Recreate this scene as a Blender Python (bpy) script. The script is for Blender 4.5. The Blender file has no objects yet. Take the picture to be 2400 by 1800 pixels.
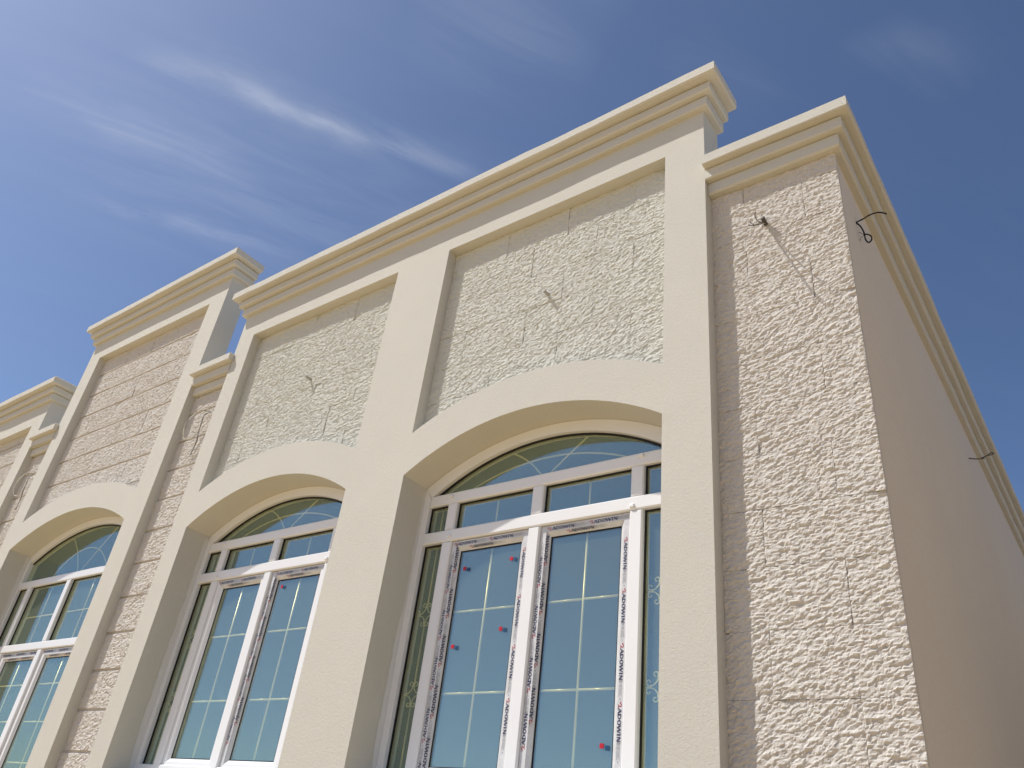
import bpy, math, random
import numpy as np
from mathutils import Matrix, Vector

S = bpy.context.scene
COL = S.collection
EYE = 1.6                       # height of the photographer's camera above the ground
FY = 3.10                       # distance from the camera to the facade plane

# ------------------------------------------------------------------ camera
cam = bpy.data.cameras.new('camera')
cam.sensor_fit = 'HORIZONTAL'
cam.sensor_width = 36.0
cam.lens = 27.846
cam.clip_start = 0.05
cam.clip_end = 3000
camo = bpy.data.objects.new('camera', cam)
COL.objects.link(camo)
RGT = (0.80463015, 0.58328723, 0.11111402)
DWN = (-0.23678836, 0.48681284, -0.84079994)
FWD = (-0.5445196, 0.65022247, 0.52981991)
camo.matrix_world = Matrix((
    (RGT[0], -DWN[0], -FWD[0], 0.0),
    (RGT[1], -DWN[1], -FWD[1], 0.0),
    (RGT[2], -DWN[2], -FWD[2], EYE),
    (0, 0, 0, 1)))
S.camera = camo
S.render.resolution_x = 1024
S.render.resolution_y = 768

# ------------------------------------------------------------------ light
SUN_TX, SUN_K = 1.40, 2.42      # shadow shift to the right / downwards per metre of depth
sun_vec = Vector((-SUN_TX, -1.0, SUN_K)).normalized()
SUN_EL = math.asin(sun_vec.z)
SUN_ROT = math.atan2(sun_vec.x, sun_vec.y)
sl = bpy.data.lights.new('sun', 'SUN')
sl.energy = 4.4
sl.angle = math.radians(0.53)
sl.color = (1.0, 0.965, 0.90)
so = bpy.data.objects.new('sun', sl)
so.rotation_euler = sun_vec.to_track_quat('Z', 'Y').to_euler()
so.location = (-6, -6, 12)
COL.objects.link(so)
S.view_settings.view_transform = 'Standard'
S.view_settings.look = 'None'
S.view_settings.gamma = 1
S.view_settings.use_curve_mapping = False
S.view_settings.exposure = 0.22

W = bpy.data.worlds.new('World')
S.world = W
W.use_nodes = True
wt = W.node_tree
wn, wl = wt.nodes, wt.links
bg = wn['Background']
bg.inputs[1].default_value = 0.117
sky = wn.new('ShaderNodeTexSky')
sky.sky_type = 'NISHITA'
sky.sun_disc = False
sky.sun_elevation = SUN_EL
sky.sun_rotation = SUN_ROT
sky.altitude = 0
sky.air_density = 0.7
sky.dust_density = 1.0
sky.ozone_density = 5.0


def wmath(op, a, b=None, c=None, clamp=False):
    n = wn.new('ShaderNodeMath')
    n.operation = op
    n.use_clamp = clamp
    for i, v in enumerate((a, b, c)):
        if v is None:
            continue
        if isinstance(v, (int, float)):
            n.inputs[i].default_value = v
        else:
            wl.new(v, n.inputs[i])
    return n.outputs[0]


tc = wn.new('ShaderNodeTexCoord')
sep = wn.new('ShaderNodeSeparateXYZ')
wl.new(tc.outputs['Generated'], sep.inputs[0])
zc = wmath('MAXIMUM', sep.outputs[2], 0.03)
cu = wmath('DIVIDE', sep.outputs[0], zc)       # position on a flat cloud sheet overhead
cv = wmath('DIVIDE', sep.outputs[1], zc)
comb = wn.new('ShaderNodeCombineXYZ')
wl.new(cu, comb.inputs[0])
wl.new(cv, comb.inputs[1])
warp = wn.new('ShaderNodeTexNoise')
warp.inputs['Scale'].default_value = 3.6
warp.inputs['Detail'].default_value = 4
wl.new(comb.outputs[0], warp.inputs['Vector'])
wsep = wn.new('ShaderNodeSeparateColor')
wl.new(warp.outputs['Color'], wsep.inputs[0])
wu = wmath('MULTIPLY_ADD', wmath('SUBTRACT', wsep.outputs[0], 0.5), 0.16, cu)
wv = wmath('MULTIPLY_ADD', wmath('SUBTRACT', wsep.outputs[1], 0.5), 0.16, cv)


def streak(p0, p1, width, strength, soft=1.6):
    dx, dy = p1[0] - p0[0], p1[1] - p0[1]
    L = math.hypot(dx, dy)
    ux, uy = dx / L, dy / L
    a = wmath('ADD', wmath('MULTIPLY', wmath('SUBTRACT', wu, p0[0]), ux),
              wmath('MULTIPLY', wmath('SUBTRACT', wv, p0[1]), uy))
    b = wmath('ADD', wmath('MULTIPLY', wmath('SUBTRACT', wu, p0[0]), -uy),
              wmath('MULTIPLY', wmath('SUBTRACT', wv, p0[1]), ux))
    t = wmath('DIVIDE', wmath('SUBTRACT', a, L / 2), L / 2)
    win = wmath('SUBTRACT', 1.0, wmath('MULTIPLY', t, t), clamp=True)
    g = wmath('DIVIDE', b, width)
    g = wmath('EXPONENT', wmath('MULTIPLY', wmath('MULTIPLY', g, g), -1.0))
    return wmath('MULTIPLY', wmath('MULTIPLY', win, g), strength)


mpg = wn.new('ShaderNodeMapping')
mpg.vector_type = 'TEXTURE'
mpg.inputs['Rotation'].default_value = (0, 0, math.radians(62))
mpg.inputs['Scale'].default_value = (0.75, 0.15, 1)
wl.new(comb.outputs[0], mpg.inputs[0])
cn = wn.new('ShaderNodeTexNoise')
cn.inputs['Scale'].default_value = 1.9
cn.inputs['Detail'].default_value = 9
cn.inputs['Roughness'].default_value = 0.62
cn.inputs['Distortion'].default_value = 0.7
wl.new(mpg.outputs[0], cn.inputs['Vector'])
fib = wmath('MULTIPLY_ADD', cn.outputs[0], 3.0, -1.0, clamp=True)
cloud = None
for st in (((-0.99, 0.20), (-0.68, 0.70), 0.020, 0.105),
           ((-1.00, 0.17), (-0.66, 0.72), 0.050, 0.08),
           ((-1.21, 0.14), (-1.05, 0.50), 0.034, 0.12),
           ((-1.42, 0.30), (-1.10, 0.66), 0.024, 0.09),
           ((-1.30, 0.10), (-0.85, 0.90), 0.220, 0.05),
           ((-0.55, 0.33), (-0.40, 0.60), 0.100, 0.04),
           ((-0.10, 0.70), (0.00, 0.90), 0.040, 0.04),
           ((-0.30, 0.62), (-0.22, 0.86), 0.050, 0.02)):
    v = streak(*st)
    cloud = v if cloud is None else wmath('ADD', cloud, v)
thin = wmath('MULTIPLY', wmath('MULTIPLY_ADD', cn.outputs[0], 2.4, -1.1, clamp=True), 0.010)
cloud = wmath('ADD', wmath('MULTIPLY', cloud, wmath('MULTIPLY_ADD', fib, 1.1, 0.25)), thin, clamp=True)
hs = wn.new('ShaderNodeHueSaturation')
hs.inputs['Saturation'].default_value = 1.0
hs.inputs['Value'].default_value = 1.0
wl.new(sky.outputs[0], hs.inputs['Color'])
mixc = wn.new('ShaderNodeMix')
mixc.data_type = 'RGBA'
wl.new(cloud, mixc.inputs[0])
wl.new(hs.outputs[0], mixc.inputs[6])
mixc.inputs[7].default_value = (7.0, 7.2, 7.6, 1)
wl.new(mixc.outputs[2], bg.inputs[0])

# ------------------------------------------------------------------ helpers


def mat(name, col, rough=0.85, bump=None, tint=None, spec=0.3, metal=0.0):
    """bump: list of (scale, strength, distance); tint: (scale, second colour, amount)"""
    m = bpy.data.materials.new(name)
    m.use_nodes = True
    n, l = m.node_tree.nodes, m.node_tree.links
    b = n['Principled BSDF']
    b.inputs['Base Color'].default_value = (*col, 1)
    b.inputs['Roughness'].default_value = rough
    b.inputs['Specular IOR Level'].default_value = spec
    b.inputs['Metallic'].default_value = metal
    g = n.new('ShaderNodeNewGeometry')
    if tint:
        prev = None
        for k, (sc, c2, amt) in enumerate(tint):
            t = n.new('ShaderNodeTexNoise')
            t.inputs['Scale'].default_value = sc
            t.inputs['Detail'].default_value = 5
            l.new(g.outputs['Position'], t.inputs['Vector'])
            r = n.new('ShaderNodeMapRange')
            r.inputs[1].default_value = 0.38
            r.inputs[2].default_value = 0.66
            r.inputs[4].default_value = amt
            l.new(t.outputs[0], r.inputs[0])
            mx = n.new('ShaderNodeMix')
            mx.data_type = 'RGBA'
            l.new(r.outputs[0], mx.inputs[0])
            if prev is None:
                mx.inputs[6].default_value = (*col, 1)
            else:
                l.new(prev, mx.inputs[6])
            mx.inputs[7].default_value = (*c2, 1)
            prev = mx.outputs[2]
        l.new(prev, b.inputs['Base Color'])
    if bump:
        prevn = None
        for sc, st, dist in bump:
            t = n.new('ShaderNodeTexNoise')
            t.inputs['Scale'].default_value = sc
            t.inputs['Detail'].default_value = 5
            t.inputs['Roughness'].default_value = 0.75
            l.new(g.outputs['Position'], t.inputs['Vector'])
            bp = n.new('ShaderNodeBump')
            bp.inputs['Strength'].default_value = st
            bp.inputs['Distance'].default_value = dist
            l.new(t.outputs[0], bp.inputs['Height'])
            if prevn is not None:
                l.new(prevn, bp.inputs['Normal'])
            prevn = bp.outputs[0]
        l.new(prevn, b.inputs['Normal'])
    return m


M = {}
M['plaster'] = mat('cream_plaster', (0.64, 0.62, 0.555), 0.9,
                   bump=[(7, 0.10, 0.01), (85, 0.60, 0.006), (260, 0.8, 0.005)],
                   tint=[(0.7, (0.68, 0.65, 0.58), 0.6), (5, (0.60, 0.58, 0.515), 0.25), (110, (0.55, 0.525, 0.46), 0.35)], spec=0.15)
M['plaster_side'] = mat('side_wall_plaster', (0.72, 0.665, 0.575), 0.9,
                        bump=[(2.2, 0.35, 0.03), (9, 0.25, 0.012), (70, 0.4, 0.006), (180, 0.5, 0.004)],
                        tint=[(0.5, (0.68, 0.63, 0.555), 0.7), (3, (0.69, 0.625, 0.535), 0.3), (70, (0.58, 0.52, 0.46), 0.25)], spec=0.1)
M['stone_pale'] = mat('rock_faced_pale_stone', (0.635, 0.63, 0.575), 0.92,
                      bump=[(55, 0.6, 0.012), (140, 0.6, 0.006)],
                      spec=0.0, tint=[(1.3, (0.615, 0.62, 0.56), 0.8), (6, (0.67, 0.66, 0.60), 0.4), (40, (0.60, 0.59, 0.53), 0.35)])
M['stone_pink'] = mat('rock_faced_pinkish_stone', (0.64, 0.605, 0.555), 0.92,
                      bump=[(55, 0.6, 0.012), (140, 0.6, 0.006)],
                      spec=0.0, tint=[(1.5, (0.61, 0.57, 0.52), 0.8), (7, (0.66, 0.62, 0.57), 0.45), (40, (0.56, 0.515, 0.465), 0.35)])
M['mortar'] = mat('joint_mortar', (0.55, 0.50, 0.44), 0.95, bump=[(120, 0.5, 0.004)])
M['upvc'] = mat('white_upvc', (0.80, 0.80, 0.81), 0.28, tint=[(4, (0.76, 0.76, 0.77), 0.5)], spec=0.5)
M['gasket'] = mat('black_rubber_gasket', (0.015, 0.015, 0.017), 0.6)
M['film'] = mat('clear_grey_protective_film', (0.60, 0.60, 0.61), 0.22,
                bump=[(35, 0.35, 0.006)], tint=[(14, (0.70, 0.70, 0.71), 0.9), (60, (0.52, 0.52, 0.53), 0.4)], spec=0.6)
M['navy'] = mat('navy_print', (0.028, 0.032, 0.085), 0.4)
M['red'] = mat('red_print', (0.36, 0.012, 0.03), 0.4)
M['greyprint'] = mat('grey_print', (0.22, 0.22, 0.24), 0.4)
M['sticker_red'] = mat('red_sticker', (0.48, 0.02, 0.04), 0.4)
M['sticker_blue'] = mat('blue_sticker', (0.015, 0.07, 0.16), 0.4)
M['brass'] = mat('pale_gold_muntin', (0.66, 0.61, 0.46), 0.3, spec=0.6, metal=0.2)
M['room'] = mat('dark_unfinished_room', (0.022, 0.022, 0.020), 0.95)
M['roof'] = mat('roof_screed', (0.40, 0.38, 0.34), 0.95)
M['caulk'] = mat('silicone_bead', (0.55, 0.53, 0.48), 0.6)
M['filler'] = mat('pale_filler', (0.66, 0.66, 0.64), 0.85, bump=[(60, 0.3, 0.004)])
M['blocker_brown'] = mat('brown_light_blocker', (0.44, 0.385, 0.32), 0.95, tint=[(0.8, (0.48, 0.42, 0.35), 0.5)])  # for the added light blockers only, brown chosen to limit their bounce
M['black_wire'] = mat('black_cable_sheath', (0.012, 0.010, 0.009), 0.5)
M['grey_wire'] = mat('grey_cable_sheath', (0.16, 0.14, 0.12), 0.5)
M['pale_wire'] = mat('pale_cable_sheath', (0.66, 0.63, 0.53), 0.5)
M['conduit'] = mat('grey_pvc_conduit', (0.36, 0.345, 0.31), 0.6)
M['conduit_dark'] = mat('conduit_end', (0.09, 0.075, 0.06), 0.6)
M['sand'] = mat('sandy_ground', (0.51, 0.375, 0.195), 0.95,
                bump=[(2, 0.5, 0.05), (30, 0.5, 0.01)], tint=[(0.3, (0.54, 0.40, 0.215), 0.7), (6, (0.45, 0.33, 0.17), 0.4)])

# tinted reflective glass: what is reflected plus what little shows through
gm = bpy.data.materials.new('blue_tinted_reflective_glass')
gm.use_nodes = True
gn, gl = gm.node_tree.nodes, gm.node_tree.links
gn.remove(gn['Principled BSDF'])
gt = gn.new('ShaderNodeBsdfTransparent')
gt.inputs[0].default_value = (0.80, 0.79, 0.66, 1)
gg = gn.new('ShaderNodeBsdfGlossy')
gg.inputs['Color'].default_value = (0.120, 0.170, 0.190, 1)
gg.inputs['Roughness'].default_value = 0.0
gtx = gn.new('ShaderNodeNewGeometry')
gnoi = gn.new('ShaderNodeTexNoise')
gnoi.inputs['Scale'].default_value = 2.2
gnoi.inputs['Detail'].default_value = 1
gl.new(gtx.outputs['Position'], gnoi.inputs['Vector'])
gb = gn.new('ShaderNodeBump')
gb.inputs['Strength'].default_value = 0.12
gb.inputs['Distance'].default_value = 0.01
gl.new(gnoi.outputs[0], gb.inputs['Height'])
gl.new(gb.outputs[0], gg.inputs['Normal'])
ga = gn.new('ShaderNodeAddShader')
gl.new(gt.outputs[0], ga.inputs[0])
gl.new(gg.outputs[0], ga.inputs[1])
gdu = gn.new('ShaderNodeBsdfDiffuse')
gdu.inputs[0].default_value = (0.035, 0.04, 0.035, 1)
gad = gn.new('ShaderNodeAddShader')
gl.new(ga.outputs[0], gad.inputs[0])
gl.new(gdu.outputs[0], gad.inputs[1])
gl.new(gad.outputs[0], gn['Material Output'].inputs[0])
M['glass'] = gm


class MB:
    """collects shapes; heights are measured from the eye level of the photograph"""

    def __init__(self):
        self.v, self.f, self.m = [], [], []

    def add(self, vs, fs, mi=0):
        k = len(self.v)
        self.v += [tuple(p) for p in vs]
        self.f += [tuple(i + k for i in q) for q in fs]
        self.m += [mi] * len(fs)
        return self

    def box(self, x0, x1, y0, y1, z0, z1, mi=0):
        vs = [(x, y, z) for z in (z0, z1) for y in (y0, y1) for x in (x0, x1)]
        return self.add(vs, [(0, 2, 3, 1), (4, 5, 7, 6), (0, 1, 5, 4), (2, 6, 7, 3), (0, 4, 6, 2), (1, 3, 7, 5)], mi)

    def bar(self, x0, x1, y0, y1, z0, z1, c=0.006, mi=0):
        """box whose four front edges are chamfered (front = low y)"""
        vs = [(x0, y1, z0), (x1, y1, z0), (x1, y1, z1), (x0, y1, z1),
              (x0, y0 + c, z0), (x1, y0 + c, z0), (x1, y0 + c, z1), (x0, y0 + c, z1),
              (x0 + c, y0, z0 + c), (x1 - c, y0, z0 + c), (x1 - c, y0, z1 - c), (x0 + c, y0, z1 - c)]
        fs = [(8, 9, 10, 11), (4, 5, 9, 8), (5, 6, 10, 9), (6, 7, 11, 10), (7, 4, 8, 11),
              (0, 1, 5, 4), (1, 2, 6, 5), (2, 3, 7, 6), (3, 0, 4, 7), (3, 2, 1, 0)]
        return self.add(vs, fs, mi)

    def prism(self, poly, y0, y1, mi=0):
        n = len(poly)
        vs = [(x, y0, z) for x, z in poly] + [(x, y1, z) for x, z in poly]
        fs = [tuple(range(n)), tuple(range(2 * n - 1, n - 1, -1))]
        fs += [(i, i + n, (i + 1) % n + n, (i + 1) % n) for i in range(n)]
        return self.add(vs, fs, mi)

    def ribbon(self, up, lo, y0, y1, mi=0):
        """solid between two curves in the wall plane (upper and lower lists of (x, z))"""
        n = len(up)
        vs = [(x, y0, z) for x, z in lo] + [(x, y0, z) for x, z in up] + \
             [(x, y1, z) for x, z in lo] + [(x, y1, z) for x, z in up]
        fs = []
        for i in range(n - 1):
            fs += [(i, i + 1, n + i + 1, n + i), (2 * n + i, 3 * n + i, 3 * n + i + 1, 2 * n + i + 1),
                   (i, 2 * n + i, 2 * n + i + 1, i + 1), (n + i, n + i + 1, 3 * n + i + 1, 3 * n + i)]
        fs += [(0, n, 3 * n, 2 * n), (n - 1, 3 * n - 1, 4 * n - 1, 2 * n - 1)]
        return self.add(vs, fs, mi)

    def tube(self, pts, r, n=6, mi=0):
        pts = [Vector(p) for p in pts]
        vs, fs = [], []
        for i, p in enumerate(pts):
            t = (pts[min(i + 1, len(pts) - 1)] - pts[max(i - 1, 0)]).normalized()
            a = t.orthogonal().normalized() if i == 0 else (a - t * a.dot(t)).normalized()
            b = t.cross(a)
            for k in range(n):
                th = 2 * math.pi * k / n
                vs.append(p + (a * math.cos(th) + b * math.sin(th)) * r)
        for i in range(len(pts) - 1):
            for k in range(n):
                fs.append((i * n + k, i * n + (k + 1) % n, (i + 1) * n + (k + 1) % n, (i + 1) * n + k))
        fs += [tuple(range(n))[::-1], tuple(range((len(pts) - 1) * n, len(pts) * n))]
        return self.add(vs, fs, mi)

    def band(self, path, z0, z1, depth, c=0.009, amp=0.0034, seg=0.11, seed=0):
        """moulding course that follows path (outer line, outside on the right hand), with slightly hand made edges"""
        rnd = random.Random(seed)
        P, N = [], []
        pts = [Vector(p) for p in path]
        for i in range(len(pts) - 1):
            d = pts[i + 1] - pts[i]
            L = d.length
            u = d / L
            nrm = Vector((u.y, -u.x))
            k = max(2, int(L / seg))
            for j in range(k):
                d_here = L * j / k
                if i > 0 and d_here < depth * 1.08:
                    continue
                if i + 2 < len(pts) and j > 0 and L - d_here < depth * 1.08:
                    continue
                P.append(pts[i] + u * (L * j / k))
                N.append(nrm.copy())
            if i + 2 < len(pts):
                u2 = (pts[i + 2] - pts[i + 1]).normalized()
                n2 = Vector((u2.y, -u2.x))
                P.append(pts[i + 1])
                N.append((nrm + n2) / (1 + nrm.dot(n2)))
            else:
                P.append(pts[i + 1])
                N.append(nrm.copy())
        vs = []

        def walk():
            x = rnd.uniform(-1, 1)
            while True:
                x = 0.72 * x + 0.5 * rnd.uniform(-1, 1)
                yield x
        w = [walk() for _ in range(4)]
        for p, nn in zip(P, N):
            a, b, e, g = [next(q) * amp for q in w]
            ins = p - nn * depth
            for q, z in ((ins, z0), (p - nn * (c + a), z0 + g), (p + nn * b, z0 + c + a + g),
                         (p + nn * b, z1 - c + e), (p - nn * (c - a), z1 + e), (ins, z1)):
                vs.append((q.x, q.y, z))
        fs = []
        for i in range(len(P) - 1):
            for k in range(6):
                fs.append((i * 6 + k, (i + 1) * 6 + k, (i + 1) * 6 + (k + 1) % 6, i * 6 + (k + 1) % 6))
        fs += [(0, 1, 2, 3, 4, 5), tuple((len(P) - 1) * 6 + k for k in (5, 4, 3, 2, 1, 0))]
        return self.add(vs, fs)

    def mesh(self, name, mats, dz=EYE):
        me = bpy.data.meshes.new(name)
        me.from_pydata([(x, y, z + dz) for x, y, z in self.v], [], self.f)
        for m in (mats if isinstance(mats, (list, tuple)) else [mats]):
            me.materials.append(M[m])
        me.polygons.foreach_set('material_index', self.m)
        me.update()
        return me

    def build(self, name, mats, parent=None, smooth=False):
        me = self.mesh(name, mats)
        o = bpy.data.objects.new(name, me)
        COL.objects.link(o)
        if smooth:
            me.polygons.foreach_set('use_smooth', [True] * len(me.polygons))
        if parent is not None:
            o.parent = parent
            if parent.type == 'EMPTY':
                o.location = -Vector(parent.location)
        return o


def tag(o, label, cat, group=None):
    o['label'] = label
    o['category'] = cat
    if group:
        o['group'] = group
    return o


def arc(x0, x1, zs, rise, n=40):
    """points of a flat circular arch from x0 to x1 springing at zs"""
    h = (x1 - x0) / 2
    R = (h * h + rise * rise) / (2 * rise)
    cx, cz = (x0 + x1) / 2, zs + rise - R
    a = math.asin(h / R)
    return [(cx + R * math.sin(-a + 2 * a * i / n), cz + R * math.cos(-a + 2 * a * i / n)) for i in range(n + 1)]


def arc_z(x, x0, x1, zs, rise):
    h = (x1 - x0) / 2
    R = (h * h + rise * rise) / (2 * rise)
    return zs + rise - R + math.sqrt(max(R * R - (x - (x0 + x1) / 2) ** 2, 0))


# ------------------------------------------------------------------ ground
g = MB()
g.add([(-400, -400, -EYE), (400, -400, -EYE), (400, 400, -EYE), (-400, 400, -EYE)], [(0, 1, 2, 3)])
go = g.build('ground', 'sand')
go['kind'] = 'structure'

# ------------------------------------------------------------------ blocks added outside the frame to dim light on the side cornice
nh = MB()
nh.box(3.1, 12.0, 2.8, 24.0, -EYE - .05, 4.0)
nh.box(3.02, 12.1, 2.72, 24.1, 4.001, 4.18)
no = nh.build('unseen_light_blocker', 'blocker_brown')
tag(no, 'unseen house-shaped block added to dim the light on the side cornice', 'building')
bwl = MB()  # second added blocker, a low unseen wall cutting light from the right
bwl.box(1.35, 1.55, 3.6, 30.0, -EYE - .05, .75)
bwl.box(1.31, 1.59, 3.56, 30.04, .751, .80)
bo = bwl.build('unseen_low_blocker', 'blocker_brown')
tag(bo, 'unseen low wall added to dim the light on the side cornice', 'wall')

# ------------------------------------------------------------------ the villa
villa = bpy.data.objects.new('villa', None)
villa.location = (-5.5, FY, 0)
COL.objects.link(villa)
tag(villa, 'cream plastered villa with rough stone panels, stepped cornices and white arched windows', 'building')

rng = np.random.default_rng(7)
LAT = rng.random((256, 256))


def vnoise(x, z):
    xi, zi = np.floor(x).astype(int), np.floor(z).astype(int)
    fx, fz = x - xi, z - zi
    fx = fx * fx * (3 - 2 * fx)
    fz = fz * fz * (3 - 2 * fz)
    a = LAT[xi % 256, zi % 256]
    b = LAT[(xi + 1) % 256, zi % 256]
    c = LAT[xi % 256, (zi + 1) % 256]
    d = LAT[(xi + 1) % 256, (zi + 1) % 256]
    return (a * (1 - fx) + b * fx) * (1 - fz) + (c * (1 - fx) + d * fx) * fz


def ridge(x, z):
    return 1 - np.abs(2 * vnoise(x, z) - 1)


def facet(x, z):
    """worley-like broken planes: every cell a tilted flat"""
    xi, zi = np.floor(x).astype(int), np.floor(z).astype(int)
    best = np.full(x.shape, 9.0)
    val = np.zeros(x.shape)
    for dx in (-1, 0, 1):
        for dz in (-1, 0, 1):
            cx, cz = xi + dx, zi + dz
            px = cx + LAT[cx % 256, cz % 256]
            pz = cz + LAT[(cx + 91) % 256, (cz + 37) % 256]
            d = (x - px) ** 2 + (z - pz) ** 2
            tx = LAT[(cx + 13) % 256, (cz + 71) % 256] - 0.5
            tz = LAT[(cx + 53) % 256, (cz + 11) % 256] - 0.5
            h = LAT[(cx + 7) % 256, (cz + 3) % 256]
            v = h + 1.1 * tx * (x - px) + 1.6 * tz * (z - pz)
            s = d < best
            best = np.where(s, d, best)
            val = np.where(s, v, val)
    return val


stone_n = [0]


def stone(x0, x1, z0, z1, matname, cell, base=3.183, relief=1.0, back=3.212):
    """one rock faced block"""
    stone_n[0] += 1
    r = random.Random(stone_n[0] * 17)
    nx = max(4, int((x1 - x0) / cell))
    nz = max(4, int((z1 - z0) / cell))
    xs = np.linspace(x0, x1, nx + 1)
    zs = np.linspace(z0, z1, nz + 1)
    X, Z = np.meshgrid(xs, zs)
    a = math.radians(r.uniform(-4, 26))
    ox, oz = r.uniform(0, 200), r.uniform(0, 200)
    U = X * math.cos(a) + Z * math.sin(a)
    V = -X * math.sin(a) + Z * math.cos(a)
    h = 0.0085 * facet(U / 0.055 + ox, V / 0.024 + oz) \
        + 0.0120 * facet(U / 0.022 + oz, V / 0.010 + ox) \
        + 0.0050 * ridge(U / 0.10 + ox, V / 0.028) \
        + 0.0080 * vnoise(U / 0.012, V / 0.008 + oz) \
        + 0.008 * vnoise(X / 0.2 + ox, Z / 0.15 + oz)
    h = (h - 0.0205) * relief * 0.36
    h += (X - (x0 + x1) / 2) * r.uniform(-.006, .006) + (Z - (z0 + z1) / 2) * r.uniform(-.008, .008) + r.uniform(-.001, .001)
    if r.random() < 0.35:       # a spall near one edge
        ex, ez = r.choice([(x0, z0), (x1, z0), (x1, z1), (x0, z1)])
        d = np.sqrt(((X - ex) / r.uniform(.05, .12)) ** 2 + ((Z - ez) / r.uniform(.03, .09)) ** 2)
        h -= 0.008 * np.clip(1.15 - d, 0, 1) ** 0.5
    edge = np.minimum(np.minimum(X - x0, x1 - X), np.minimum(Z - z0, z1 - Z))
    h = np.where(edge < 1e-6, h - r.uniform(.0008, .0035) * vnoise(X / .11 + ox, Z / .11 + oz), h)
    Y = base - h
    vs = np.stack([X, Y, Z + EYE], -1).reshape(-1, 3)
    W1 = nx + 1
    idx = np.arange((nz + 1) * W1).reshape(nz + 1, W1)
    q = np.stack([idx[:-1, :-1], idx[:-1, 1:], idx[1:, 1:], idx[1:, :-1]], -1).reshape(-1, 4)
    ring = list(idx[0, :]) + list(idx[1:, -1]) + list(idx[-1, :-1][::-1]) + list(idx[1:-1, 0][::-1])
    nb = len(vs)
    rv = vs[ring].copy()
    rv[:, 1] = back
    vs = np.concatenate([vs, rv])
    n = len(ring)
    side = [(ring[(i + 1) % n], ring[i], nb + i, nb + (i + 1) % n) for i in range(n)]
    me = bpy.data.meshes.new('stone')
    me.from_pydata(vs.tolist(), [], q.tolist() + side)
    me.materials.append(M[matname])
    o = bpy.data.objects.new('stone', me)
    COL.objects.link(o)
    o.parent = villa
    o.location = -Vector(villa.location)
    return o


def courses(x0, x1, zlo, zhi, pitch, zref, matname, cell, joints, groove=0.0, relief=1.0):
    """rows of stones; joints(k) gives (spacing, offset) for course number k"""
    k0 = math.floor((zlo - zref) / pitch)
    k = k0
    while zref + k * pitch < zhi - 0.01:
        a, b = max(zlo, zref + k * pitch + groove / 2), min(zhi, zref + (k + 1) * pitch - groove / 2)
        sp, off = joints(k)
        xs = [x0]
        j = math.ceil((x0 + 0.06 - off) / sp)
        while off + j * sp < x1 - 0.06:
            xs.append(off + j * sp)
            j += 1
        xs.append(x1)
        if b - a > 0.02:
            cl = cell if a > -0.1 else 0.03
            for p, q in zip(xs[:-1], xs[1:]):
                stone(p + (0.0008 if p > x0 else 0), q - (0.0008 if q < x1 else 0), a + 0.0006, b - 0.0006,
                      matname, cl, relief=relief)
        k += 1


# ---- lettering on the protective film
def quad(mb, x0, z0, x1, z1, w0, w1=None, mi=0):
    """stroke from (x0,z0) to (x1,z1) with horizontal-ish width"""
    w1 = w0 if w1 is None else w1
    d = Vector((x1 - x0, z1 - z0)).normalized()
    n = Vector((-d.y, d.x))
    mb.add([(x0 - n.x * w0 / 2, 0, z0 - n.y * w0 / 2), (x0 + n.x * w0 / 2, 0, z0 + n.y * w0 / 2),
            (x1 + n.x * w1 / 2, 0, z1 + n.y * w1 / 2), (x1 - n.x * w1 / 2, 0, z1 - n.y * w1 / 2)], [(0, 1, 2, 3)], mi)


def ring(mb, cx, cz, rx, rz, thx, thz, a0=0, a1=360, n=20, mi=0):
    vs, fs = [], []
    for i in range(n + 1):
        t = math.radians(a0 + (a1 - a0) * i / n)
        vs += [(cx + rx * math.cos(t), 0, cz + rz * math.sin(t)),
               (cx + (rx - thx) * math.cos(t), 0, cz + (rz - thz) * math.sin(t))]
    fs = [(2 * i, 2 * i + 1, 2 * i + 3, 2 * i + 2) for i in range(n)]
    mb.add(vs, fs, mi)


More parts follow.
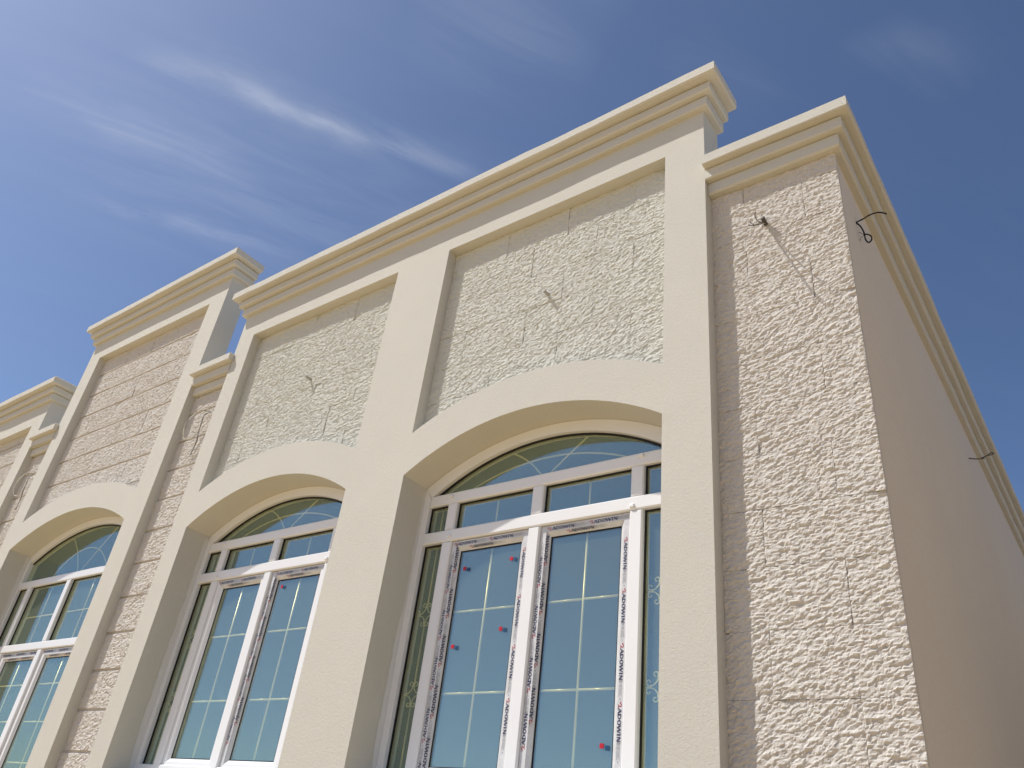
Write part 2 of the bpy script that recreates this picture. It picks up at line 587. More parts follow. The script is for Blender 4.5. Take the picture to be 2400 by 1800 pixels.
def word_unit(fine=True, logo=True, hgt=0.0240):
    """one repeat of the print: red mark, ADOWIN, faint small print; reads along +x"""
    s = hgt
    mb = MB()
    if logo:                                   # red swirl with a diamond below it
        ring(mb, 0.016, 0.62 * s, 0.34 * s, 0.42 * s, 0.16 * s, 0.16 * s, -60, 200, 14, 1)
        quad(mb, 0.006, 0.55 * s, 0.002, 0.95 * s, 0.16 * s, 0.05 * s, 1)
        quad(mb, 0.019, 0.30 * s, 0.013, -0.10 * s, 0.20 * s, 0.05 * s, 1)
        quad(mb, 0.021, 0.16 * s, 0.029, 0.16 * s, 0.26 * s, 0.10 * s, 1)
    x = 0.030
    tk, tn = 0.25 * s, 0.15 * s
    # A
    w = 0.92 * s
    quad(mb, x, 0, x + w * .5, s, tn)
    quad(mb, x + w, 0, x + w * .5, s, tk)
    quad(mb, x + w * .2, .33 * s, x + w * .8, .33 * s, tn)
    x += w + .12 * s
    # D
    quad(mb, x + tk / 2, 0, x + tk / 2, s, tk)
    ring(mb, x + tk * .6, s / 2, .80 * s, s / 2, tk, tn, -90, 90, 14)
    x += .80 * s + .24 * s
    # O
    ring(mb, x + .47 * s, s / 2, .47 * s, s / 2 + .02 * s, tk, tn, 0, 360, 22)
    x += .94 * s + .08 * s
    # W
    w = 1.30 * s
    quad(mb, x, s, x + w * .27, 0, tk)
    quad(mb, x + w * .27, 0, x + w * .5, s, tn)
    quad(mb, x + w * .5, s, x + w * .75, 0, tk)
    quad(mb, x + w * .75, 0, x + w, s, tn)
    x += w + .16 * s
    # I
    quad(mb, x + tk / 2, 0, x + tk / 2, s, tk)
    x += tk + .18 * s
    # N
    quad(mb, x + tn, 0, x + tn, s, tn)
    quad(mb, x + tn, s, x + .78 * s, 0, tk)
    quad(mb, x + .80 * s, 0, x + .80 * s, s, tn)
    x += .95 * s
    quad(mb, x, .92 * s, x + .08 * s, .92 * s, .09 * s)
    if fine:
        ring(mb, 0.176, s / 2, .42 * s, .42 * s, .09 * s, .09 * s, 0, 360, 14, 2)
        ring(mb, 0.176, s / 2, .20 * s, .20 * s, .08 * s, .08 * s, 0, 360, 10, 2)
        for r in range(4):
            zz = (.12 + .25 * r) * s
            quad(mb, 0.190, zz, 0.203 + 0.002 * (r % 2), zz, .07 * s, None, 2)
            quad(mb, 0.208, zz, 0.246 - 0.004 * (r % 3), zz, .06 * s, None, 2)
        ring(mb, 0.2545, s * .5, .13 * s, .13 * s, .12 * s, .12 * s, 0, 360, 8, 2)
    for i, (a, b, c) in enumerate(mb.v):      # nudge overlapping strokes apart
        mb.v[i] = (a, b - 0.00002 * (i // 4 % 9), c)
    return mb


unit_me = word_unit().mesh('lettering', ['navy', 'red', 'greyprint'], dz=0)
unit_b_me = word_unit(fine=False).mesh('lettering', ['navy', 'red', 'greyprint'], dz=0)
PITCH = 0.265


def put_word(parent, x, y, z, turn=0.0, tilt=None, scale=(1, 1, 1), me=None):
    """turn: 0 reads to the right, 90 reads upwards, -90 reads downwards; tilt leans the print onto a bead"""
    o = bpy.data.objects.new('lettering', me or unit_me)
    COL.objects.link(o)
    o.parent = parent
    R = Matrix.Rotation(-math.radians(turn), 4, 'Y')
    T = Matrix.Identity(4)
    if tilt is not None:
        T = Matrix.Rotation(tilt[1], 4, tilt[0])
    o.matrix_local = Matrix.Translation((x, y, z + EYE)) @ T @ R @ Matrix.Diagonal((scale[0], scale[1], scale[2] * .82, 1))
    return o


YF, YS, YG, YB = 3.322, 3.337, 3.360, 3.405       # frame face, sash face, glass, back of frame


def pane(parent, poly):
    mb = MB()
    mb.prism(poly, YG, YG + 0.006)
    return mb.build('pane', 'glass', parent)


def gasket(mb, x0, x1, z0, z1, w=0.007, y=None):
    y = YG - 0.004 if y is None else y
    mb.box(x0, x1, y, YG - 0.0005, z1 - w, z1)
    mb.box(x0, x0 + w, y, YG - 0.0005, z0, z1 - w)
    mb.box(x1 - w, x1, y, YG - 0.0005, z0, z1 - w)
    mb.box(x0 + w, x1 - w, y, YG - 0.0005, z0, z0 + w)


def muntins(parent, segs, r=0.0048):
    r *= 1.12
    for pts in segs:
        mb = MB()
        mb.tube([(x, YG + 0.014, z) for x, z in pts], r, 6)
        mb.build('muntin', 'brass', parent, smooth=True)


def line(x0, z0, x1, z1):
    return [(x0, z0), (x1, z1)]


def bez(p0, p1, p2, n=14):
    return [((1 - t) ** 2 * p0[0] + 2 * t * (1 - t) * p1[0] + t * t * p2[0],
             (1 - t) ** 2 * p0[1] + 2 * t * (1 - t) * p1[1] + t * t * p2[1]) for t in [i / n for i in range(n + 1)]]


def ornament_mesh():
    """wrought flower of four C-scrolls tied back to back, centred on 0,0"""
    mb = MB()
    half = []
    for k in range(13):                       # curl at the end of a scroll
        t = k / 12
        a = math.radians(-110 + 290 * t)
        r = .0045 + .0095 * t ** .8
        half.append((.0185 + r * math.cos(a), .049 + r * math.sin(a)))
    half += [(.0045, .038), (.0075, .0275), (.0125, .0195)]
    c = half + [(.0165, .0165)] + [(z, x) for x, z in half[::-1]]
    for q in range(4):
        a0 = math.radians(90 * q)
        ca, sa = math.cos(a0), math.sin(a0)
        mb.tube([(x * ca - z * sa, 0, x * sa + z * ca) for x, z in c], .0028, 5)
        p = (-.040 * sa, .040 * ca)           # collar tying neighbouring scrolls
        mb.tube([(p[0] - ca * .008, 0, p[1] - sa * .008), (p[0] + ca * .008, 0, p[1] + sa * .008)], .0045, 6)
    return mb.mesh('ornament', 'brass', dz=0)


orn_me = ornament_mesh()


def ornament(parent, x, z):
    o = bpy.data.objects.new('ornament', orn_me)
    COL.objects.link(o)
    o.parent = parent
    o.location = (x, YG + 0.010, z + EYE)
    o.scale = (1.08, 1, 1.08)


def sash(parent, x0, x1, z0, z1, film=(), w=0.058, bead=0.022, ajar=False):
    """opening casement; film lists which of 'L','T','R','B' members still carry printed film"""
    mb = MB()
    flat = w - bead
    yb = YB - 0.01
    # outer flat ring
    for (a, b, c, d) in ((x0, x1, z1 - flat, z1), (x0, x1, z0, z0 + flat),
                         (x0, x0 + flat, z0 + flat, z1 - flat), (x1 - flat, x1, z0 + flat, z1 - flat)):
        mb.box(a, b, YS, yb, c, d)
    # sloped glazing bead, mitred
    i0, i1, k0, k1 = x0 + flat, x1 - flat, z0 + flat, z1 - flat
    j0, j1, m0, m1 = x0 + w, x1 - w, z0 + w, z1 - w
    ya, yc = YS + 0.0015, YG - 0.006
    vs = [(i0, ya, k0), (i1, ya, k0), (i1, ya, k1), (i0, ya, k1), (j0, yc, m0), (j1, yc, m0), (j1, yc, m1), (j0, yc, m1),
          (j0, YG + .001, m0), (j1, YG + .001, m0), (j1, YG + .001, m1), (j0, YG + .001, m1)]
    fs = [(0, 1, 5, 4), (1, 2, 6, 5), (2, 3, 7, 6), (3, 0, 4, 7), (4, 5, 9, 8), (5, 6, 10, 9), (6, 7, 11, 10), (7, 4, 8, 11)]
    mb.add(vs, fs)
    sa = mb.build('sash', 'upvc', parent)
    gk = MB()
    gasket(gk, j0, j1, m0, m1, 0.006)
    # dark reveal gap between sash and fixed frame
    e = 0.004
    gk.box(x0 - e, x1 + e, YS + 0.012, yb, z1, z1 + e)
    gk.box(x0 - e, x0, YS + 0.012, yb, z0, z1)
    gk.box(x1, x1 + e, YS + 0.012, yb, z0, z1)
    gk.build('gasket', 'gasket', parent)
    pane(parent, [(j0, m0), (j1, m0), (j1, m1), (j0, m1)])
    xm = (j0 + j1) / 2
    # film strips
    off = 0.0012
    slope = math.atan2(yc - ya, bead)
    for side in film:
        f = MB()
        if side == 'T':
            f.add([(x0 + .002, YS - off, z1 - .001), (x1 - .002, YS - off, z1 - .001), (i1, YS - off, k1), (i0, YS - off, k1)], [(0, 3, 2, 1)])
            f.add([(i0, ya - off, k1), (i1, ya - off, k1), (j1, yc - off, m1), (j0, yc - off, m1)], [(0, 3, 2, 1)])
        if side == 'L':
            f.add([(x0 + .001, YS - off, z1 - .002), (x0 + .001, YS - off, z0 + .002), (i0, YS - off, k0), (i0, YS - off, k1)], [(0, 1, 2, 3)])
            f.add([(i0, ya - off, k1), (i0, ya - off, k0), (j0, yc - off, m0), (j0, yc - off, m1)], [(0, 1, 2, 3)])
        if side == 'R':
            f.add([(x1 - .001, YS - off, z1 - .002), (x1 - .001, YS - off, z0 + .002), (i1, YS - off, k0), (i1, YS - off, k1)], [(0, 3, 2, 1)])
            f.add([(i1, ya - off, k1), (i1, ya - off, k0), (j1, yc - off, m0), (j1, yc - off, m1)], [(0, 3, 2, 1)])
        fo = f.build('protective_film', 'film', parent)
    return sa, (j0, j1, m0, m1), (YS - 0.0022, ya, yc)


def film_words(parent, x0, x1, z0, z1, film, w=0.058, bead=0.022, phase=0.0):
    flat = w - bead
    y1 = YS - 0.0022
    ym = (YS + 0.0015 + YG - 0.006) / 2 - 0.0032
    sl = math.atan2(YG - 0.006 - YS - 0.0015, bead)
    if 'T' in film:
        x = x0 + 0.012 + phase
        while x < x1 - 0.17:
            put_word(parent, x, y1, z1 - 0.029, 0, me=unit_me)
            x += PITCH
        if x < x1 - 0.05:
            pass
        x = x0 + 0.135 + phase
        while x < x1 - 0.17:
            put_word(parent, x, ym - .001, z1 - w + 0.004, 0, tilt=('X', sl), scale=(1, 1, .8))
            x += PITCH
    if 'L' in film:
        z = z1 - 0.20 - phase
        while z > z0 + 0.02:
            put_word(parent, x0 + flat + 0.017, ym - .001, z, 90, tilt=('Z', sl), scale=(1, 1, .9))
            put_word(parent, x0 + 0.026, y1, z - 0.12, 90)
            z -= PITCH
    if 'R' in film:
        z = z1 - 0.10 - phase
        while z > z0 + 0.16:
            put_word(parent, x1 - .031, y1, z, -90, scale=(1, 1, .95))
            z -= PITCH


def sticker(parent, x, z, rot=0, red=True, blue=True):
    for on, m, dx, dz in ((red, 'sticker_red', 0, 0), (blue, 'sticker_blue', 0.030, -0.008)):
        if not on:
            continue
        a = math.radians(rot)
        s = 0.0105
        cx, cz = x + dx * math.cos(a), z + dz
        poly = [(cx + s * (u * math.cos(a) - v * math.sin(a)), cz + s * (u * math.sin(a) + v * math.cos(a)))
                for u, v in ((-1, -1), (1, -1), (1, 1), (-1, 1))]
        mb = MB()
        mb.prism(poly, YG - 0.0022, YG - 0.0008)
        mb.build('sticker', m, parent)


def window(x0, x1, zs, rise, t1, t2, mull, zbot, spokes, inner, side_glass, flowers, label=None):
    """arched window filling the opening x0..x1; mull = list of (x0,x1) uprights; t1,t2 transoms (lo,hi)"""
    fw = 0.052
    # outer frame: jambs, arched head
    mb = MB()
    o = 0.003
    up = arc(x0 + o, x1 - o, zs, rise - 0.001)
    cx = (x0 + x1) / 2
    lo = [(cx + (x - cx) * ((x1 - x0) / 2 - fw) / ((x1 - x0) / 2), z - 0.070) for x, z in up]
    mb.ribbon(up, lo, YF, YB)
    zl = lo[0][1]
    mb.add([(x0 + o, YF, zs), (x0 + o, YF, zbot), (x0 + fw, YF, zbot), (x0 + fw, YF, zl),
            (x0 + o, YB, zs), (x0 + o, YB, zbot), (x0 + fw, YB, zbot), (x0 + fw, YB, zl)],
           [(0, 1, 2, 3), (3, 2, 6, 7), (0, 4, 5, 1), (1, 5, 6, 2)])
    mb.add([(x1 - o, YF, zs), (x1 - o, YF, zbot), (x1 - fw, YF, zbot), (x1 - fw, YF, zl),
            (x1 - o, YB, zs), (x1 - o, YB, zbot), (x1 - fw, YB, zbot), (x1 - fw, YB, zl)],
           [(3, 2, 1, 0), (7, 6, 2, 3), (1, 5, 4, 0), (2, 6, 5, 1)])
    win = mb.build('window', 'upvc', villa)
    if label:
        win['label'] = label
    # transoms
    for k, (a, b) in enumerate((t1, t2)):
        m = MB()
        m.bar(x0 + fw, x1 - fw, YF - 0.006 * k, YB, a, b, 0.007)
        m.build('transom', 'upvc', win)
    mid, outer = [m for m in mull if m[2] == 'c'], [m for m in mull if m[2] != 'c']
    for a, b, kind in mull:
        m = MB()
        m.bar(a, b, YF - 0.0015, YB, t2[1] + .001, t1[0] - .001, 0.007)
        m.build('mullion', 'upvc', win)
        m = MB()
        m.bar(a, b, YF - 0.0035, YB, zbot, t2[0] - .001, 0.007)
        m.build('mullion', 'upvc', win)
    # drain caps on the transoms
    # arched light
    n = len(lo)
    poly = [(x, z) for x, z in lo] + [(x1 - fw, t1[1]), (x0 + fw, t1[1])]
    pane(win, poly[::-1])
    gk = MB()
    lo2 = [(cx + (x - cx) * 0.992, z - 0.010) for x, z in lo]
    gk.ribbon(lo, lo2, YG - 0.010, YG - .0005)
    gk.box(x0 + fw, x1 - fw, YG - .010, YG - .0005, t1[1] - .001, t1[1] + .004)
    # upper row of lights
    cells = []
    edges = [x0 + fw] + [e for a, b, _ in mull for e in (a, b)] + [x1 - fw]
    for i in range(0, len(edges), 2):
        cells.append((edges[i], edges[i + 1]))
    for a, b in cells:
        pane(win, [(a, t2[1]), (b, t2[1]), (b, t1[0]), (a, t1[0])])
        gasket(gk, a, b, t2[1], t1[0], 0.007, YG - 0.012)
        xm = (a + b) / 2
        segs = [line(xm, t2[1], xm, t1[0])]
        if t1[0] - t2[1] > 0.4:
            zz = t2[1] + 0.275
            segs.append(line(a, zz, b, zz))
        muntins(win, segs, 0.0048 if b - a > .3 else 0.004)
    # narrow side lights below the second transom
    for a, b in (cells[0], cells[-1]):
        pane(win, [(a, zbot + .05), (b, zbot + .05), (b, t2[0]), (a, t2[0])])
        gasket(gk, a, b, zbot + .05, t2[0], 0.007, YG - 0.012)
        xm = (a + b) / 2
        segs = []
        zprev = t2[0]
        for fz in flowers:
            segs.append(line(xm, zprev, xm, fz + .045))
            segs.append(line(a, fz, xm - .045, fz))
            segs.append(line(xm + .045, fz, b, fz))
            ornament(win, xm, fz)
            zprev = fz - .045
        segs.append(line(xm, zprev, xm, zbot + .05))
        muntins(win, segs, 0.0042)
    gk.build('gasket', 'gasket', win)
    # bottom rail
    m = MB()
    m.bar(x0 + fw, x1 - fw, YF - .001, YB, zbot, zbot + .05 + .022, 0.006)
    m.build('bottom_rail', 'upvc', win)
    muntins(win, spokes + inner)
    # pale filler smeared on the reveal beside the frame
    fs_ = MB()
    rr = random.Random(int(abs(x0) * 1000))
    wdt, k = .030, 0
    zz = zbot
    rows = []
    while zz < zs - .01:
        wdt = min(.05, max(.016, wdt + rr.uniform(-.008, .008)))
        rows.append((zz, wdt))
        zz += .045
    vs = []
    for zz, wd in rows:
        vs += [(x0 + .0012, YF - wd, zz), (x0 + .0016, YF + .001, zz)]
    fs_.add(vs, [(2 * i, 2 * i + 1, 2 * i + 3, 2 * i + 2) for i in range(len(rows) - 1)])
    fs_.build('filler_strip', 'filler', win)
    # silicone bead along the masonry
    c = MB()
    c.tube([(x, YF + .001, z - .0005) for x, z in up], 0.0035, 5)
    c.build('sealant_bead', 'caulk', win)
    return win, cells


def caps(win, pts):
    for x, z in pts:
        mb = MB()
        mb.bar(x - .013, x + .013, YF - 0.016, YF, z - .009, z + .009, 0.003)
        mb.build('drain_cap', 'upvc', win)


def wall_mesh(name, parts, m='plaster', parent=None):
    mb = MB()
    for p in parts:
        mb.box(*p)
    return mb.build(name, m, parent or villa)


def cornice(path_fn, steps, back_over, seed):
    """steps: list of (projection, z0, z1) from the top down; the cap is the part, the steps its sub-parts"""
    cap = None
    for i, (p, z0, z1) in enumerate(steps):
        mb = MB()
        mb.band(path_fn(p), z0, z1, p + back_over, seed=seed + i)
        o = mb.build('cornice' if cap is None else 'cornice_step', 'plaster', villa if cap is None else cap)
        cap = cap or o
    return cap


def arch_piece(x0, x1, zs_in, rise_in, zs_out, rise_out):
    mb = MB()
    mb.ribbon(arc(x0, x1, zs_out, rise_out, 48), arc(x0, x1, zs_in, rise_in, 48), FY, 3.385)
    return mb.build('arch', 'plaster', villa)


BACK = 3.31
GND = -EYE - 0.05

# ---- middle bay with two windows -------------------------------------------------
A_L, A_R = -5.930, -1.336
OP = [(-5.712, -3.900), (-3.374, -1.596)]
ZT = 3.940                       # underside of the beam above the stone panels
piers = [(A_L, OP[0][0]), (OP[0][1], OP[1][0]), (OP[1][1], A_R)]
for a, b in piers:
    wall_mesh('pier', [(a, b, FY, BACK, GND, ZT), ])
    wall_mesh('reveal', [(a + .0 if a != A_L else a + .05, b - (.05 if b == A_R else 0), BACK, 3.40, GND, 2.40)])
wall_mesh('beam', [(A_L, A_R, FY, BACK, ZT, 4.452)])
for a, b in OP:
    arch_piece(a, b, 2.068, 0.258, 2.368, 0.215)
    wall_mesh('wall', [(a, b, 3.212, BACK, 2.40, ZT)], 'mortar')
    wall_mesh('parapet_wall', [(a, b, FY, 3.42, GND, 0.305)])

    def jt(k, a=a):
        return (0.51, -2.115 if k % 2 == 0 else -2.355) if a > -3.5 else (0.51, -4.42 if k % 2 else -4.68)
    courses(a, b, 2.350, ZT, 0.270, 2.885, 'stone_pale', 0.0062, jt)
cornice(lambda p: [(A_L - p, BACK + .006), (A_L - p, FY - p), (A_R + p, FY - p), (A_R + p, BACK + .006)],
        [(0.135, 4.374, 4.459), (0.078, 4.296, 4.372), (0.040, 4.208, 4.294)], 0.03, 11)

CASE = [(-3.165, -3.092, 'l'), (-2.527, -2.450, 'c'), (-1.888, -1.815, 'r')]
sx = lambda c, pts: [(c + dx, z) for dx, z in pts]


def fan(c, spread, ztop, zb, half, rise):
    sp = [bez((c - .012, zb), (c - .10 * spread / .27, zb + (ztop - zb) * .62), (c - spread, ztop)),
          bez((c + .012, zb), (c + .14 * spread / .27, zb + (ztop - zb) * .50), (c + spread * 1.06, ztop - .004))]
    return sp, [arc(c - half, c + half, zb, rise, 24)]


ZB = 0.335
for wi, (a, b) in enumerate(OP):
    c = (a + b) / 2
    mull = [(c - .680, c - .606, 'l'), (c - .040, c + .038, 'c'), (c + .598, c + .672, 'r')]
    sp, inn = fan(c, .272, 2.225, 2.006, .592, .130)
    lab = ['white arched window whose casements carry printed film only on the top rails and one stile',
           'white arched window nearest the stone corner, both casements edged with printed film'][wi]
    win, cells = window(a, b, 2.068, .257, (1.932, 2.006), (1.680, 1.755), mull, ZB, sp, inn, None, [1.262, .818], lab)
    caps(win, [(c + .66, 1.985), (c - .66, 1.975), (c + .615, 1.70), (c - .62, 1.71)])
    films = [('T', 'T'), ('TLR', 'TLR')][wi]
    if wi == 0:
        films = ('T', 'TL')
    for si, (p, q) in enumerate(((c - .604, c - .042), (c + .040, c + .596))):
        z0, z1 = .392, 1.676
        sash(win, p, q, z0, z1, films[si])
        film_words(win, p, q, z0, z1, films[si], phase=(0.0, 0.03)[si])
        xm = (p + q) / 2
        muntins(win, [line(xm, z0 + .058, xm, z1 - .058), line(p + .058, 1.259, xm, 1.259), line(xm, 1.259, q - .058, 1.259),
                      line(p + .058, .816, xm, .816), line(xm, .816, q - .058, .816)], 0.0055)
    if wi == 1:
        for x, z, r in ((-2.985, 1.508, 0), (-2.650, 1.528, -14), (-2.668, 1.138, -8), (-2.990, 1.062, 3)):
            sticker(win, x, z, r)
        sticker(win, -2.010, .566, -3)
    else:
        sticker(win, -4.655, 1.568, -4)
        sticker(win, -4.270, 1.590, -18, True, True)

# ---- right wing ----------------------------------------------------------------------
X_ST, X_SW = -0.630, -0.637
LONG = 16.0
wall_mesh('wall', [(A_R, X_ST - .03, 3.212, BACK + .1, GND, 3.70)], 'mortar')
wall_mesh('side_wall', [(X_SW - .25, X_SW, 3.2125, LONG, GND, 3.755)], 'plaster_side')
courses(A_R, X_ST, -1.6, 3.503, 0.267, 0.710, 'stone_pink', 0.0062,
        lambda k: (0.652, -1.146 if k % 2 == 0 else -0.820), relief=1.15)
cornice(lambda p: [(A_R + .002, 3.18 - p), (X_SW + p, 3.18 - p), (X_SW + p, LONG)],
        [(0.128, 3.679, 3.763), (0.083, 3.596, 3.677), (0.043, 3.503, 3.594)], 0.06, 31)
mb = MB()
mb.box(A_R + .003, X_SW - .001, 3.215, BACK + .1, 3.50, 3.755)
mb.build('parapet_core', 'plaster', villa)

# ---- link between the bays -------------------------------------------------------------
GR = 0.018


def link(x0, x1, dz, seed):
    wall_mesh('wall', [(x0, x1, 3.196, BACK, GND, 3.55 + dz)], 'mortar')
    courses(x0, x1, -1.6, 3.510 + dz, 0.287, 0.450, 'stone_pink', 0.0095,
            lambda k: (0.60, x0 + (0.20 if k % 2 else 0.42)), GR, relief=1.1)
    wall_mesh('parapet_core', [(x0 + .001, x1 - .001, 3.19, BACK, 3.512 + dz, 3.765 + dz)])
    o = .02
    cap = None
    for i, (p, z0, z1, e) in enumerate(((0.132, 3.695, 3.778, o), (0.085, 3.604, 3.693, .004), (0.043, 3.512, 3.602, -.002))):
        m = MB()
        yb = 3.098 if p > .08 else 3.175
        m.band([(x0 - e, yb), (x0 - e, 3.18 - p), (x1 + e, 3.18 - p), (x1 + e, yb)] if p > .08 else
               [(x0 - e, 3.18 - p), (x1 + e, 3.18 - p)], z0 + dz, z1 + dz, min(p, (yb - 3.18 + p) * .9) if p > .08 else p,
               seed=seed + i, seg=.08)
        if p > .08:
            m.box(x0 + .002, x1 - .002, 3.18 - p + .012, 3.2, z0 + dz + .0005, z1 + dz - .0005)
        ob = m.build('cornice' if cap is None else 'cornice_step', 'plaster', villa if cap is None else cap)
        cap = cap or ob


B_L, B_R = -9.220, -6.502
link(B_R, A_L, 0.0, 51)

# ---- the taller bay ---------------------------------------------------------------------


def tall_bay(x0, x1, pw_l, pw_r, ztop, capz, seed, zs=2.300, band=2.595, main=True):
    a, b = x0 + pw_l, x1 - pw_r
    for p, q in ((x0, a), (b, x1)):
        wall_mesh('pier', [(p, q, FY, BACK, GND, ztop)])
        wall_mesh('reveal', [(p + (.03 if p == x0 else 0), q - (.03 if q == x1 else 0), BACK, 3.40, GND, 2.70)])
    wall_mesh('beam', [(x0, x1, FY, BACK, ztop, capz - .007)])
    arch_piece(a, b, zs, .260, band, .213)
    wall_mesh('wall', [(a, b, 3.196, BACK, band + .02, ztop)], 'mortar')
    wall_mesh('parapet_wall', [(a, b, FY, 3.42, GND, -0.40)])
    courses(a, b, band - .02, ztop, 0.287, 0.450, 'stone_pink', 0.0095,
            lambda k: (0.52, -7.62 if k % 2 else -7.36), GR)
    cornice(lambda p: [(x0 - p, BACK + .006), (x0 - p, FY - p), (x1 + p, FY - p), (x1 + p, BACK + .006)],
            [(0.135, capz - .085, capz), (0.078, capz - .165, capz - .087), (0.040, capz - .253, capz - .167)], 0.03, seed)
    return a, b


def tall_window(a, b, zs, label):
    c = (a + b) / 2
    mull = [(c - .835, c - .760, 'l'), (c - .040, c + .040, 'c'), (c + .760, c + .835, 'r')]
    sp, inn = fan(c, .43, 2.450, 2.020, .515, .257)
    win, cells = window(a, b, zs, .259, (1.947, 2.020), (1.300, 1.370), mull, -.37, sp, inn, None, [.85, .30], label)
    for si, (p, q) in enumerate(((c - .758, c - .042), (c + .042, c + .758))):
        z0, z1 = -.31, 1.296
        sash(win, p, q, z0, z1, ('T', 'T')[si], w=.070)
        film_words(win, p, q, z0, z1, ('T', 'T')[si], w=.070, phase=.0)
        xm = (p + q) / 2
        muntins(win, [line(xm, z0 + .07, xm, z1 - .07)] +
                [line(u, zz, v, zz) for zz in (1.005, .696, .38, .06) for u, v in ((p + .07, xm), (xm, q - .07))], 0.005)
    h = MB()
    h.bar(c - .075, c - .050, YF - .035, YS - .0005, .36, .50, .006)
    h.bar(c - .072, c - .053, YF - .052, YF - .0355, .30, .455, .006)
    h.build('handle', 'upvc', win)
    return win


a, b = tall_bay(B_L, B_R, .262, .278, 4.690, 5.195, 71)
tall_window(a, b, 2.300, 'white arched window of the tallest bay, with a deep upper row of lights')

# ---- the far bay at the left edge ---------------------------------------------------------
C_L, C_R = -13.2, -9.775
link(C_R, B_L, 0.055, 91)
a, b = tall_bay(C_L, C_R, .27, .27, 4.017, 4.555, 101)
tall_window(a, b, 2.300, 'white arched window of the far left bay')

# ---- rooms behind and roof ------------------------------------------------------------------
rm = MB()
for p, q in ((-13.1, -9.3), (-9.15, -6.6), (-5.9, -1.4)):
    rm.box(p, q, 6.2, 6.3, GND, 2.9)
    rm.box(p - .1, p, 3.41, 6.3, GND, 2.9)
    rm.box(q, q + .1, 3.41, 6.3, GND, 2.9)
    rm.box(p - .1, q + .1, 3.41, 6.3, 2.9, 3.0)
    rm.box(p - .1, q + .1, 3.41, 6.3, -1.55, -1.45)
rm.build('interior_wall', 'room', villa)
rf = MB()
rf.box(-13.2, X_SW - .26, BACK + .11, LONG - .1, 3.05, 3.25)
rf.build('roof', 'roof', villa)
bw = MB()
bw.box(-13.2, X_SW - .26, LONG - .25, LONG, GND, 3.6)
bw.box(-13.45, -13.21, 3.2, LONG, GND, 3.6)
bw.build('rear_wall', 'plaster_side', villa)

# ---- conduit stubs in the stone panels ---------------------------------------------------------
for x, z, L, lab in ((-2.462, 3.222, .030, 0), (-4.763, 3.228, .036, 1)):
    mb = MB()
    n = 12
    mb.tube([(x, 3.20, z), (x + .001, 3.16 - L, z - .003)], 0.0105, 10)
    mb.tube([(x + .001, 3.1605 - L, z - .003), (x + .001, 3.157 - L, z - .003)], 0.0128, 10)
    mb.build('conduit_stub', 'conduit', villa)

# ------------------------------------------------------------------ loose cables


def cable(name, label, parts, grp=None):
    """parts: list of (part name, material, radius, points)"""
    root = bpy.data.objects.new(name, None)
    p0 = parts[0][3][0]
    root.location = (p0[0], p0[1], p0[2] + EYE)
    COL.objects.link(root)
    tag(root, label, 'cable', grp)
    for nm, m, r, pts in parts:
        mb = MB()
        sm = []
        P = [Vector(p) for p in pts]
        for i in range(len(P) - 1):
            q0, q1, q2, q3 = P[max(i - 1, 0)], P[i], P[i + 1], P[min(i + 2, len(P) - 1)]
            for j in range(6):
                t = j / 6
                sm.append(.5 * ((2 * q1) + (q2 - q0) * t + (2 * q0 - 5 * q1 + 4 * q2 - q3) * t * t + (3 * q1 - q0 - 3 * q2 + q3) * t ** 3))
        sm.append(P[-1])
        mb.tube(sm, r, 6)
        mb.build(nm, m, root, smooth=True)
    return root


cable('cable_bundle', 'bundle of thin bare wires poking from a short dark pipe in the pinkish corner stone', [
    ('conduit', 'conduit_dark', .0130, [(-1.030, 3.20, 3.165), (-1.026, 3.130, 3.166)]),
    ('wire', 'grey_wire', .0028, [(-1.034, 3.165, 3.160), (-1.044, 3.12, 3.122), (-1.052, 3.07, 3.075), (-1.062, 3.02, 3.035), (-1.052, 2.985, 3.010)]),
    ('wire', 'pale_wire', .0024, [(-1.030, 3.165, 3.158), (-1.042, 3.11, 3.105), (-1.060, 3.05, 3.045), (-1.056, 3.01, 3.000), (-1.040, 2.99, 2.975)]),
    ('wire', 'grey_wire', .0028, [(-1.028, 3.165, 3.160), (-1.038, 3.11, 3.125), (-1.038, 3.06, 3.105), (-1.030, 3.02, 3.095), (-1.018, 3.00, 3.098)]),
    ('wire', 'grey_wire', .0024, [(-1.036, 3.165, 3.156), (-1.050, 3.11, 3.110), (-1.056, 3.07, 3.080), (-1.066, 3.04, 3.080)]),
])
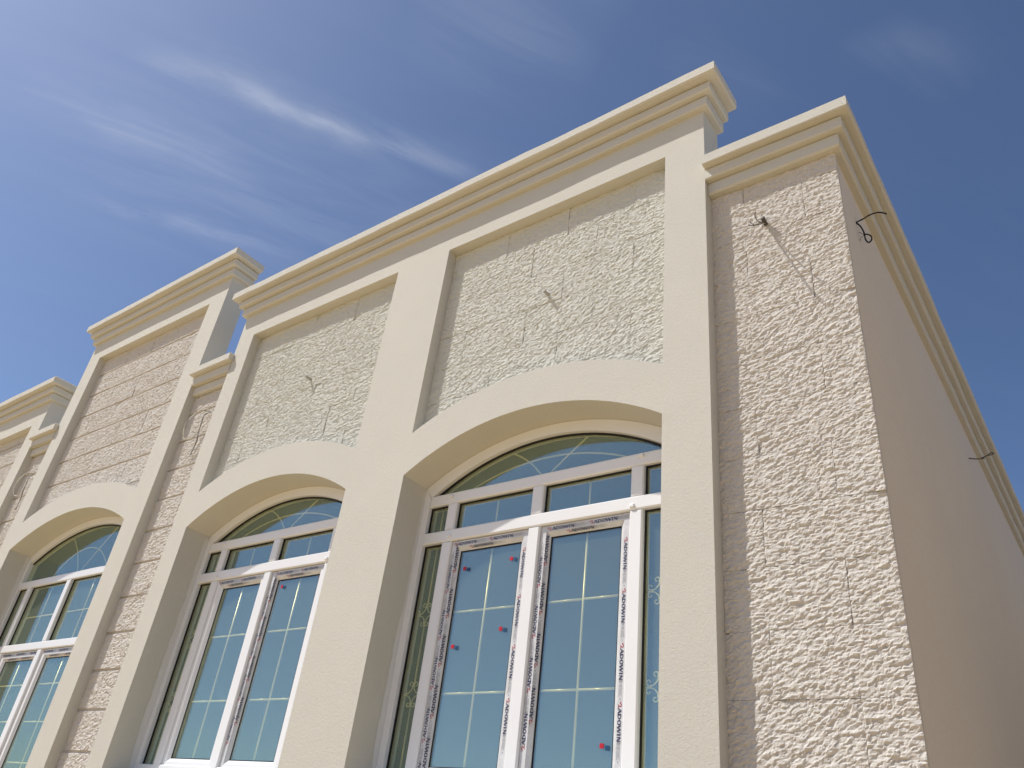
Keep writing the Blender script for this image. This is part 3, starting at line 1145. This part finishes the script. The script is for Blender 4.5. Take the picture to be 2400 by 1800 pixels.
cable('cable_tail', 'black cable tail with a hanging loop on the shaded side wall under the cornice', [
    ('wire', 'black_wire', .0042, [(-.640, 3.484, 3.247), (-.600, 3.484, 3.254), (-.560, 3.482, 3.266), (-.515, 3.482, 3.262), (-.480, 3.486, 3.238)]),
    ('wire', 'black_wire', .0028, [(-.640, 3.486, 3.247), (-.604, 3.490, 3.262), (-.560, 3.486, 3.267)]),
    ('wire', 'black_wire', .0042, [(-.636, 3.486, 3.245), (-.622, 3.490, 3.225), (-.612, 3.494, 3.195), (-.606, 3.498, 3.160),
                                  (-.606, 3.500, 3.125), (-.596, 3.512, 3.105), (-.580, 3.522, 3.125), (-.580, 3.520, 3.152), (-.596, 3.506, 3.160), (-.612, 3.500, 3.158)]),
    ('wire', 'black_wire', .0014, [(-.604, 3.498, 3.158), (-.618, 3.492, 3.166), (-.630, 3.488, 3.176)]),
    ('wire', 'black_wire', .0012, [(-.606, 3.498, 3.152), (-.622, 3.494, 3.140), (-.632, 3.49, 3.118)]),
])
cable('cable_tail', 'short dark wire ending in an eye, farther along the side wall', [
    ('wire', 'grey_wire', .0050, [(-.640, 6.39, 3.190), (-.600, 6.39, 3.176), (-.560, 6.39, 3.168), (-.530, 6.39, 3.168)]),
    ('wire', 'black_wire', .0034, [(-.560, 6.39, 3.170), (-.520, 6.39, 3.182), (-.495, 6.39, 3.194), (-.480, 6.39, 3.204), (-.464, 6.39, 3.196), (-.478, 6.39, 3.186), (-.50, 6.39, 3.186)]),
])


def coil(name, label, x, z, s=1.0):
    r = random.Random(int(-x * 100))
    parts = []
    for k in range(4):
        j = lambda: r.uniform(-.010, .010)
        pts = [(x, 3.17, z), (x - .05 * s, 3.12 + j(), z + .005 + j()), (x - .12 * s + j(), 3.09, z - .03), (x - .185 * s + j(), 3.08, z - .11 + j()),
               (x - .20 * s + j(), 3.085, z - .20 + j()), (x - .165 * s + j(), 3.10, z - .265 + j()), (x - .09 * s + j(), 3.12, z - .27 + j()),
               (x - .035 * s + j(), 3.13, z - .215 + j()), (x - .02 * s + j(), 3.14, z - .165)]
        parts.append(('wire', ('pale_wire', 'grey_wire', 'pale_wire', 'pale_wire')[k], .0026, pts))
    for k in range(2):
        j = lambda: r.uniform(-.006, .006)
        parts.append(('wire', 'grey_wire', .0034, [(x, 3.17, z - .004), (x - .004, 3.12, z - .05), (x + j(), 3.12, z - .14), (x - .02 + j(), 3.13, z - .22),
                                                  (x - .012 + j(), 3.14, z - .30), (x - .035 + j(), 3.15, z - .36), (x - .06 + j(), 3.155, z - .43)]))
    cable(name, label, parts)


coil('cable_coil', 'coiled pale wires hanging in the narrow stone recess beside the middle bay', -6.10, 3.255)
coil('cable_coil', 'loop of pale wires in the far narrow stone recess at the left edge', -9.42, 3.28, .9)
